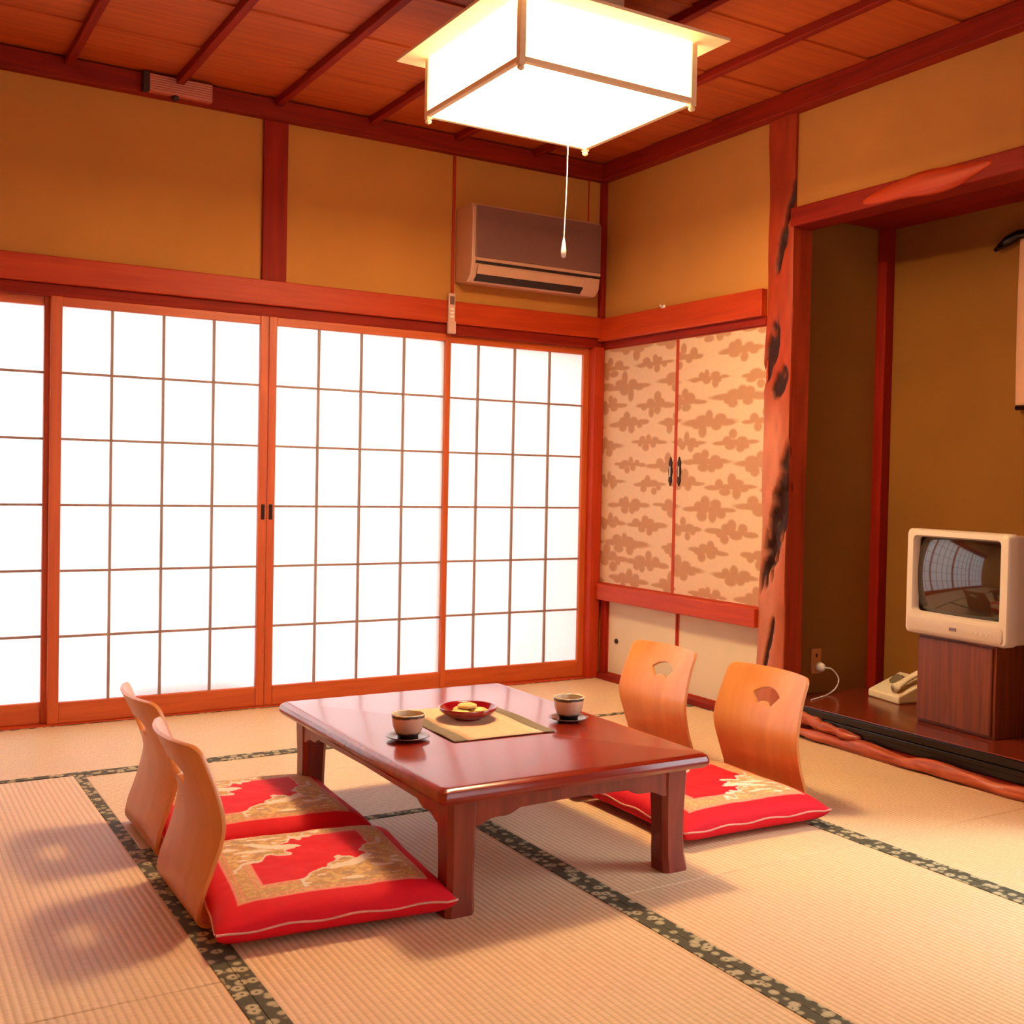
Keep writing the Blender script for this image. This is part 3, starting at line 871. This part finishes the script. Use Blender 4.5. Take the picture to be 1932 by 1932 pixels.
# ================================================================== ZABUTON
M['zab'] = vcol('red_brocade', 0.75, 0.3, 0.25, 400, sheen=0.0)
M['piping'] = plain('pale_piping', (226, 150, 130), 0.7, 0.1, 60)
def zabuton():
    root = empty('floor_cushion')
    n = 150
    u = np.linspace(-1, 1, n); U, V = np.meshgrid(u, u)
    HX, HY = 0.275, 0.285
    def outline(U, V):
        return U * HX * (1 - 0.045 * (1 - V ** 2) * np.abs(U) ** 3), V * HY * (1 - 0.045 * (1 - U ** 2) * np.abs(V) ** 3)
    Xg, Yg = outline(U, V)
    prof = (np.clip(1 - np.abs(U) ** 6, 0, 1) ** 0.55) * (np.clip(1 - np.abs(V) ** 6, 0, 1) ** 0.55)
    wr_ = 0.004 * (vnoise(U * 4 + 9, V * 4 + 2, 5) - .5) + 0.0022 * (vnoise(U * 11, V * 11, 6) - .5)
    Ztop = 0.050 + 0.056 * prof + wr_ * prof
    Zbot = 0.040 - 0.024 * prof
    red = np.array(lin((230, 6, 32))); beige = np.array(lin((206, 158, 104))); gold = np.array(lin((226, 186, 124)))
    pale = np.array(lin((236, 150, 128))); grey = np.array(lin((168, 148, 130))); white = np.array(lin((244, 226, 206)))
    m = np.maximum(np.abs(U), np.abs(V))
    C = np.empty((n, n, 3)); C[:] = red
    band = (m < 0.80) & (m >= 0.56)
    C[band] = beige * 1.0
    st = (vnoise(U * 60, V * 60, 2) > .62) & band
    C[st] = gold
    for a, b in ((0.785, 0.81), (0.74, 0.75), (0.60, 0.612), (0.555, 0.572)):
        C[(m >= a) & (m < b)] = pale
    inn = m < 0.72
    # motif: lobed clouds in the (-,+) and (+,-) corners, reaching over the inner frame
    dgl = (U - V) / 1.1
    lob = 0.42 + 0.26 * (vnoise(U * 5 + 20, V * 5 + 4, 8) - .5) + 0.22 * (vnoise(U * 11 + 3, V * 11 + 7, 9) - .5)
    mot = (np.abs(dgl) > lob) & inn
    q = vnoise(U * 9 + V * 5 + 1, V * 20 + 5, 12); q2 = vnoise(U * 34, V * 34, 13)
    mc = np.where((q > .74)[..., None], white, np.where((q < .26)[..., None], (grey + beige) / 2, np.where((q2 > .5)[..., None], gold, beige)))
    C[mot] = mc[mot]
    edge = (np.abs(np.abs(dgl) - lob) < 0.03) & inn
    C[edge] = white * .9
    # flying bird bodies
    for bx, by, a in ((0.30, -0.30, 0.5), (-0.30, 0.34, -0.4)):
        du = (U - bx) * math.cos(a) + (V - by) * math.sin(a); dv = -(U - bx) * math.sin(a) + (V - by) * math.cos(a)
        s = (du / 0.26) ** 2 + ((dv - 0.25 * du * np.sin(9 * du)) / 0.055) ** 2 < 1
        C[s] = white
    T = MB(); T.grid([[(Xg[i, j], Yg[i, j], Ztop[i, j]) for j in range(n)] for i in range(n)])
    cols = [tuple(c) for c in C.reshape(-1, 3)]
    k = 41; ub = np.sin(np.linspace(-math.pi / 2, math.pi / 2, k)); Ub, Vb = np.meshgrid(ub, ub); Xb, Yb = outline(Ub, Vb)
    pb = (np.clip(1 - np.abs(Ub) ** 14, 0, 1) ** 0.4) * (np.clip(1 - np.abs(Vb) ** 14, 0, 1) ** 0.4)
    off = len(T.v)
    T.grid([[(Xb[i, k - 1 - j], Yb[i, k - 1 - j], 0.050 - 0.0355 * pb[i, k - 1 - j]) for j in range(k)] for i in range(k)])
    cols += [tuple(red * .95)] * (k * k)
    T.c = cols
    T.build('cover', M['zab'], root, smooth=True, fix=False)
    # seam piping round the edge, slightly wavy
    pts = []
    for sgn, ax in ((1, 0), (1, 1), (-1, 0), (-1, 1)):
        for i in range(24):
            t = -1 + 2 * i / 24
            a, b2 = ((t, -1), (1, t), (-t, 1), (-1, -t))[(0 if (sgn, ax) == (1, 0) else 1 if (sgn, ax) == (1, 1) else 2 if (sgn, ax) == (-1, 0) else 3)]
            x, y = outline(np.array(a), np.array(b2))
            pts.append((float(x), float(y), 0.050 + 0.003 * math.sin(11 * t + ax)))
    pts.append(pts[0])
    MB().tube(pts, 0.0028, 6, cap=False).build('piping', M['piping'], root, smooth=True)
    return root
zb = zabuton()
zs = [((-2.372, -2.338, 0), math.radians(-6), 'red floor cushion with beige framed motif, nearest at the lower left'),
      ((-2.345, -1.745, 0), math.radians(-3), 'red floor cushion with beige motif, behind the nearest left cushion'),
      ((-1.062, -2.238, 0), math.radians(180 - 2), 'red floor cushion in front of the nearest right legless chair'),
      ((-1.075, -1.655, 0), math.radians(180), 'red floor cushion hidden behind the table on the far right')]
for i, (l, rz, lab) in enumerate(zs):
    o = zb if i == 0 else copy_tree(zb)
    o.location = l; o.rotation_euler = (0, 0, rz)
    tag(o, lab, 'cushion', 'red floor cushions round the table')

# ================================================================== ON THE TABLE
M['linen'] = plain('beige_linen', (224, 186, 146), 0.85, 0.06, 40, 0.3, 500)
M['olive'] = plain('grey_olive_cloth', (126, 110, 84), 0.85, 0.08, 40, 0.3, 500)
pm = empty('place_mat', (-1.777, -2.030, TH)); pm.rotation_euler = (0, 0, math.radians(-2))
tag(pm, 'beige woven place mat with grey olive side bands on the table', 'place mat')
def wavy_strip(x0, x1, hy, h, nx=8, ny=30):
    b = MB()
    def zf(x, y): return h + 0.0016 + 0.0014 * math.sin(y * 22 + x * 9)
    top = [[(x0 + (x1 - x0) * j / (nx - 1), -hy + 2 * hy * i / (ny - 1), zf(x0 + (x1 - x0) * j / (nx - 1), -hy + 2 * hy * i / (ny - 1))) for j in range(nx)] for i in range(ny)]
    b.grid(top)
    return b
for nm, a, b_, mt in (('woven_panel', -0.118, 0.118, 'linen'), ('side_band', -0.160, -0.118, 'olive'), ('side_band', 0.118, 0.160, 'olive')):
    o = wavy_strip(a, b_, 0.225, 0.0).build(nm, M[mt], pm, smooth=True, fix=False)
    so = o.modifiers.new('thick', 'SOLIDIFY'); so.thickness = 0.0016; so.offset = 1

M['red_lacquer'] = plain('red_lacquer', (150, 8, 22), 0.15, 0.1, 8, coat=0.8)
M['snack'] = plain('pale_rice_cake', (240, 206, 120), 0.7, 0.1, 30)
bw = empty('lacquer_bowl', (-1.777, -2.000, TH + 0.0035))
tag(bw, 'shallow red lacquer bowl on the place mat', 'bowl')
MB().lathe([(0.0, 0.003), (0.034, 0.003), (0.036, 0.0), (0.040, 0.0), (0.040, 0.005), (0.062, 0.010), (0.082, 0.024), (0.088, 0.036), (0.086, 0.0375), (0.082, 0.034), (0.074, 0.022), (0.055, 0.013), (0.0, 0.010)], 40).build('bowl_body', M['red_lacquer'], bw, smooth=True)
cakes = [(-.030, -.012, .0), (.030, -.012, .3), (.0, .034, 1.1), (.0, .004, .7)]
for i, (x, y, a) in enumerate(cakes):
    z = TH + 0.0035 + (0.0165 if i < 3 else 0.0312)
    o = MB().lathe([(0.0, 0.0), (0.022, 0.0005), (0.029, 0.005), (0.029, 0.009), (0.022, 0.0130), (0.0, 0.0145)], 24).build('rice_cracker', M['snack'], smooth=True, loc=(-1.777 + x, -2.000 + y, z))
    o.rotation_euler = (0.05 * math.sin(a * 5), 0.05 * math.cos(a * 7), a)
    tag(o, ['pale round sweet in the red bowl, left one', 'pale round sweet in the red bowl, right one', 'pale round sweet in the red bowl, rear one', 'pale round sweet on top of the others in the red bowl'][i], 'sweet', 'pale sweets in the red bowl')

def mat_cup():
    m, t, p = nt('glazed_teacup')
    tc = t.nodes.new('ShaderNodeTexCoord'); sp = t.nodes.new('ShaderNodeSeparateXYZ')
    t.links.new(tc.outputs['Object'], sp.inputs[0])
    r = t.nodes.new('ShaderNodeValToRGB')
    mr = t.nodes.new('ShaderNodeMapRange'); mr.inputs['From Min'].default_value = 0.0; mr.inputs['From Max'].default_value = 0.068
    t.links.new(sp.outputs['Z'], mr.inputs['Value'])
    n = t.nodes.new('ShaderNodeTexNoise'); n.inputs['Scale'].default_value = 45
    ad = t.nodes.new('ShaderNodeMath'); ad.operation = 'MULTIPLY_ADD'; ad.inputs[1].default_value = 0.10
    t.links.new(tc.outputs['Object'], n.inputs['Vector']); t.links.new(n.outputs['Fac'], ad.inputs[0]); t.links.new(mr.outputs['Result'], ad.inputs[2])
    cr = r.color_ramp
    cr.elements[0].position = 0.0; cr.elements[0].color = lin((40, 24, 24)) + (1,)
    cr.elements[1].position = 0.24; cr.elements[1].color = lin((52, 34, 34)) + (1,)
    for pos, c in ((0.34, (196, 160, 132)), (0.86, (224, 184, 150)), (0.92, (72, 56, 40)), (1.0, (80, 66, 48)), (1.03, (236, 214, 176))):
        e = cr.elements.new(min(pos, 1.0)); e.color = lin(c) + (1,)
    t.links.new(ad.outputs[0], r.inputs['Fac']); t.links.new(r.outputs['Color'], p.inputs['Base Color'])
    p.inputs['Roughness'].default_value = 0.2
    return m
M['cup'] = mat_cup(); M['tea'] = plain('green_tea', (140, 128, 74), 0.1, 0.02, 5)
M['cup_in'] = plain('cup_inside_glaze', (238, 212, 172), 0.2, 0.02, 8)
M['saucer'] = plain('dark_tea_saucer', (112, 82, 78), 0.25, 0.08, 12, coat=0.4)
cup_spots = [((-2.040, -2.155, TH), 'left', 'near the table edge at the left'), ((-1.512, -2.145, TH), 'right', 'at the right of the place mat')]
for (l, s, wh) in cup_spots:
    sa = empty('tea_saucer', l); tag(sa, 'flat dark tea saucer under the teacup ' + wh, 'saucer', 'tea saucers on the table')
    MB().lathe([(0.0, 0.002), (0.030, 0.0), (0.034, 0.002), (0.052, 0.007), (0.060, 0.011), (0.059, 0.0125), (0.050, 0.009), (0.034, 0.006), (0.0, 0.0055)], 36).build('saucer_plate', M['saucer'], sa, smooth=True)
    cu = empty('teacup', (l[0], l[1], TH + 0.0060)); tag(cu, 'small glazed teacup with dark foot ' + wh, 'cup', 'teacups on the table')
    MB().lathe([(0.0, 0.004), (0.022, 0.004), (0.024, 0.0), (0.028, 0.0), (0.029, 0.008), (0.034, 0.013), (0.042, 0.034), (0.0455, 0.060), (0.0465, 0.066), (0.0450, 0.0675), (0.0425, 0.0655)], 36).build('cup_body', M['cup'], cu, smooth=True)
    MB().lathe([(0.0430, 0.066), (0.0405, 0.050), (0.035, 0.030), (0.024, 0.014), (0.0, 0.011)], 36).build('cup_inside', M['cup_in'], cu, smooth=True)
    MB().lathe([(0.0, 0.0525), (0.0408, 0.0525)], 36).build('tea', M['tea'], cu)

# ================================================================== AIR CONDITIONER
def aircon():
    x0, x1 = -0.865, -0.135; z0, z1 = 1.975, 2.345; D = 0.18
    a = empty('air_conditioner', ((x0 + x1) / 2, 0.0, z0)); tag(a, 'wall air conditioner with brown grille panel and pale casing', 'air conditioner')
    W = (x1 - x0) / 2; H = z1 - z0
    case = plain('aged_cream_casing', (206, 158, 130), 0.45, 0.03, 8)
    pan = plain('brown_grille', (134, 92, 84), 0.5, 0.06, 3)
    prof = [(0, 0.01), (-D * .72, 0.0), (-D * .93, 0.03), (-D, 0.10), (-D, H - 0.02), (-D * .92, H), (0, H)]   # (y,z)
    b = MB(); b.prism([(y, z) for y, z in reversed(prof)], -W, W, 'X'); b.build('casing', case, a, bevel=0.006)
    box(-W + 0.018, W - 0.004, -D - 0.006, -D + 0.004, 0.115, H - 0.012).build('front_grille', pan, a, bevel=0.004)
    g = a.children[-1]
    for i in range(30):
        z = 0.122 + (H - 0.142) * i / 29
        box(-W + 0.022, W - 0.008, -D - 0.0085, -D - 0.005, z - 0.0018, z + 0.0018).build('grille_rib', pan, g)
    box(-W + 0.018, W - 0.004, -D - 0.007, -D + 0.004, 0.098, 0.113).build('trim_strip', case, a, bevel=0.003)
    dk = plain('dark_slot', (40, 16, 14), 0.6)
    box(-W + 0.02, W - 0.004, -D - 0.003, -D + 0.01, 0.086, 0.0985).build('slot', dk, a)
    # outlet recess with louver
    m = MB(); m.prism([(-D * .955 - 0.002, 0.068), (-D * .93 - 0.004, 0.030), (-D * .80, 0.006), (-D * .76, 0.03), (-D * .90, 0.068)], -W + 0.03, W - 0.10, 'X')
    m.build('outlet', dk, a)
    m = MB(); m.prism([(-D - 0.008, 0.082), (-D - 0.010, 0.072), (-D * .95 - 0.006, 0.036), (-D * .95 + 0.002, 0.036), (-D - 0.001, 0.076)], -W + 0.03, W - 0.10, 'X')
    m.build('louver', case, a, bevel=0.002)
    return a
aircon()
rc = empty('remote_control', (-0.900, -0.036, 1.738)); tag(rc, 'narrow pale remote control hanging on the beam below the air conditioner', 'remote control')
M['pinkish'] = plain('aged_pink_plastic', (214, 168, 150), 0.4, 0.03, 8)
box(-0.018, 0.018, -0.014, 0.0, 0.0, 0.19).build('remote_body', M['pinkish'], rc, bevel=0.004)
box(-0.021, 0.021, -0.018, 0.001, -0.004, 0.055).build('wall_holder', M['pinkish'], rc, bevel=0.003)
box(-0.012, 0.012, -0.0155, -0.013, 0.135, 0.175).build('display', M['saucer'], rc, bevel=0.001)
for i in range(3):
    box(-0.010, 0.010, -0.0158, -0.0135, 0.072 + 0.018 * i, 0.082 + 0.018 * i).build('button', M['white'], rc, bevel=0.001)

# vent / lamp box on the cornice
vb = empty('vent_box', (-2.195, -0.056, 2.602)); tag(vb, 'small ribbed reddish box fixed to the ceiling cornice at the left', 'vent box')
vm = plain('reddish_plastic', (196, 92, 72), 0.3, 0.08, 20)
vd = plain('dark_end_cap', (44, 14, 12), 0.5)
box(-0.115, 0.140, -0.030, 0.0, 0.0, 0.074).build('housing', vm, vb, bevel=0.003)
box(-0.140, -0.115, -0.032, 0.0, -0.002, 0.078).build('end_cap', vd, vb, bevel=0.003)
for i in range(7):
    z = 0.008 + 0.0098 * i
    box(-0.112, 0.137, -0.0335, -0.029, z - 0.0012, z + 0.0012).build('rib', M['pinkish'], vb)
MB().lathe([(0.001, -0.020), (0.014, -0.014), (0.016, 0.0), (0.010, 0.006)], 14, (-0.01, -0.016, 0)).build('sensor_knob', vd, vb, smooth=True)

# hook on the right beam
hk = empty('wall_hook', (-0.036, -0.585, 1.884)); tag(hk, 'tiny white hook on the beam over the cloud patterned doors', 'hook')
box(-0.004, 0.002, -0.016, 0.016, -0.004, 0.010).build('base', M['white'], hk, bevel=0.002)
MB().tube([(-0.003, 0, 0.004), (-0.016, 0, 0.002), (-0.020, 0, 0.010), (-0.016, 0, 0.018)], 0.003, 8).build('peg', M['white'], hk, smooth=True)

# ================================================================== TELEVISION ON STAND
RZ = math.radians(-4)
ts = empty('tv_stand', (0.33, -2.20, TZ), RZ); tag(ts, 'dark brown wooden box stand carrying the television', 'stand')
M['stand'] = wood('stand_veneer', (88, 34, 16), (136, 62, 30), 'Z', scale=1.8, rough=0.4, stretch=20)
SW, SD, SH = 0.190, 0.15, 0.345
box(-SD + 0.004, SD, -SW, SW, 0.0, SH).build('carcass', M['stand'], ts, bevel=0.004)
box(-SD - 0.006, -SD + 0.004, -SW + 0.012, SW - 0.004, 0.012, SH - 0.012).build('door_panel', M['stand'], ts, bevel=0.003)
def television():
    t = empty('television', (0.32, -2.212, TZ + SH), RZ); tag(t, 'old cream tube television with a dark bulging screen', 'television')
    # local: front faces -x ; y width ; z up
    W, H = 0.250, 0.408
    cs = plain('tv_casing', (226, 204, 178), 0.4, 0.02, 6)
    xf = -0.17
    def rr(w0, w1, z0, z1, r, x, n=5):
        out = []
        for (cy, cz, st) in ((w1 - r, z1 - r, 0), (w0 + r, z1 - r, 1), (w0 + r, z0 + r, 2), (w1 - r, z0 + r, 3)):
            for k in range(n):
                a = math.pi / 2 * (st + k / (n - 1)); out.append((x, cy + r * math.cos(a), cz + r * math.sin(a)))
        return out
    sw, s0, s1 = 0.208, 0.088, 0.378
    # bezel: ring from outer front to the screen opening
    b = MB()
    b.rings([rr(-W, W, 0.0, H, 0.02, xf + 0.05), rr(-W, W, 0.0, H, 0.02, xf + 0.008), rr(-W + .006, W - .006, 0.006, H - .006, 0.018, xf),
             rr(-sw - .006, sw + .006, s0 - .006, s1 + .006, 0.018, xf - 0.002), rr(-sw, sw, s0, s1, 0.016, xf + 0.012), rr(-sw, sw, s0, s1, 0.016, xf + 0.03)], cap=False)
    smooth_by_angle(b.build('bezel', cs, t), 45)
    # rear housing tapers
    b = MB()
    b.rings([rr(-W + .004, W - .004, 0.004, H - .004, 0.02, xf + 0.05), rr(-W + .008, W - .008, 0.004, H - 0.01, 0.02, xf + 0.16),
             rr(-W + .06, W - .06, 0.01, H - 0.07, 0.03, xf + 0.30), rr(-W + .09, W - .09, 0.02, H - 0.11, 0.03, xf + 0.36)])
    smooth_by_angle(b.build('rear_housing', cs, t), 45)
    # convex screen
    g = []
    n = 24
    for i in range(n + 1):
        row = []
        for j in range(n + 1):
            u = -1 + 2 * j / n; v = -1 + 2 * i / n
            row.append((xf + 0.020 - 0.042 * (1 - 0.5 * u * u - 0.5 * v * v) + 0.022, u * sw, (s0 + s1) / 2 + v * (s1 - s0) / 2))
        g.append(row)
    b = MB(); b.grid(g)
    sm = plain('dark_tube_glass', (44, 34, 28), 0.06, 0.02, 4, coat=0.6, spec=0.8)
    b.build('screen', sm, t, smooth=True)
    # lower control panel
    m = MB(); m.rings([rr(-W + .02, W - .02, 0.012, 0.068, 0.012, xf + 0.004), rr(-W + .02, W - .02, 0.012, 0.068, 0.012, xf - 0.005), rr(-W + .03, W - .03, 0.018, 0.060, 0.01, xf - 0.008)])
    cp = m.build('control_panel', plain('tv_panel', (208, 182, 160), 0.4, 0.02, 6), t)
    smooth_by_angle(cp, 45)
    box(xf - 0.0105, xf - 0.007, -0.022, 0.012, 0.034, 0.046).build('badge', M['saucer'], t, bevel=0.001)
    for i in range(4):
        box(xf - 0.011, xf - 0.007, -0.10 - 0.024 * i, -0.088 - 0.024 * i, 0.036, 0.042).build('button', cs, t, bevel=0.001)
    return t
television()

# ================================================================== TELEPHONE
ph = empty('telephone', (0.50, -1.665, TZ), math.radians(-10)); tag(ph, 'cream desk telephone on the alcove floor beside the stand', 'telephone')
phm = plain('phone_cream', (250, 234, 200), 0.35, 0.02, 8)
# front faces -x: low front edge, high rear
b = MB(); b.prism([(-0.11, 0.0), (0.10, 0.0), (0.10, 0.085), (0.055, 0.098), (-0.11, 0.032)], -0.105, 0.105, 'Y'); b.build('body', phm, ph, bevel=0.008, seg=3)
def deck(x): return 0.032 + (x + 0.11) * 0.4
b = MB(); q = []
for i in range(17):
    tt = i / 16; x = -0.095 + 0.185 * tt
    hz = deck(min(x, .055)) + 0.024 + 0.010 * math.sin(math.pi * tt) ; r = 0.016 + 0.008 * (abs(2 * tt - 1) ** 4)
    q.append(([(x, -0.062 + 1.25 * r * math.cos(a), hz + r * math.sin(a) * .8) for a in (2 * math.pi * kk / 12 for kk in range(12))]))
b.rings(q); b.build('handset', phm, ph, smooth=True)
b = MB(); b.lathe([(0.034, 0.0), (0.034, 0.006), (0.028, 0.010), (0.020, 0.011), (0.017, 0.020), (0.0, 0.022)], 24)
o = b.build('dial', M['olive'], ph, smooth=True, loc=(-0.005, 0.040, deck(-0.005) + 0.001)); o.rotation_euler = (0, -math.atan(0.4), 0)

# ================================================================== OUTLET AND CABLES
wo = empty('wall_outlet', (0.245, AY, 0.27)); tag(wo, 'small wall outlet with a pale plug inside the alcove', 'outlet')
om = plain('outlet_plate', (196, 128, 70), 0.5, 0.03, 8)
box(-0.030, 0.030, -0.008, 0.0, -0.055, 0.055).build('plate', om, wo, bevel=0.003)
box(-0.004, 0.004, -0.0095, -0.006, 0.018, 0.034).build('slot', M['brass'], wo)
pg = MB(); pg.rings([[(0.012 + r * math.cos(2 * math.pi * k / 14), -0.008 - y, -0.025 + r * math.sin(2 * math.pi * k / 14)) for k in range(14)] for r, y in ((0.020, 0), (0.022, 0.012), (0.018, 0.028), (0.008, 0.036))])
pg.build('plug', M['white'], wo, smooth=True)
cb = MB().tube(catmull([(0.262, AY - 0.042, 0.246), (0.300, AY - 0.050, 0.236), (0.335, AY - 0.055, 0.195), (0.315, AY - 0.060, 0.155), (0.250, AY - 0.075, 0.1335), (0.19, AY - 0.10, 0.1335), (0.10, AY - 0.13, 0.1335)], 40), 0.0032, 8).build('power_cable', M['white'], smooth=True)
tag(cb, 'thin white cable looping from the outlet to the alcove floor', 'cable')
cb2 = MB().tube(catmull([(0.113, AY - 0.005, 0.54), (0.135, AY - 0.008, 0.49), (0.142, AY - 0.008, 0.43), (0.128, AY - 0.006, 0.36), (0.113, AY - 0.005, 0.32)], 24), 0.0028, 8).build('aerial_cable', M['white'], smooth=True)
tag(cb2, 'thin pale cable bowing out beside the gnarled post', 'cable')

# ================================================================== HANGING SCROLL
hs = empty('hanging_scroll', (AX - 0.012, -2.255, 1.05)); tag(hs, 'pale pink hanging scroll at the right edge of the alcove', 'scroll')
spm = plain('pink_scroll_silk', (226, 168, 132), 0.8, 0.05, 12)
b = MB(); n = 30
b.grid([[(-0.004 - 0.006 * math.sin(3 * i / n), -0.15 + 0.30 * j / 6, 0.32 + 0.68 * i / n) for j in range(7)] for i in range(n + 1)])
o = b.build('silk_mount', spm, hs, smooth=True, fix=False); so = o.modifiers.new('t', 'SOLIDIFY'); so.thickness = 0.0015
MB().tube([(-0.014, -0.24, 1.00), (-0.014, 0.0, 1.01), (-0.014, 0.15, 1.012), (-0.016, 0.20, 0.995), (-0.018, 0.26, 0.965)], [0.012, 0.012, 0.020, 0.022, 0.008], 10).build('top_rod', M['black'], hs, smooth=True)
MB().tube([(-0.012, -0.18, 0.32), (-0.012, 0.14, 0.32)], 0.011, 10).build('bottom_rod', M['black'], hs, smooth=True)
MB().tube([(-0.008, -0.1, 1.03), (-0.006, 0.0, 1.13), (-0.008, 0.1, 1.03)], 0.002, 6).build('cord', M['brass'], hs)
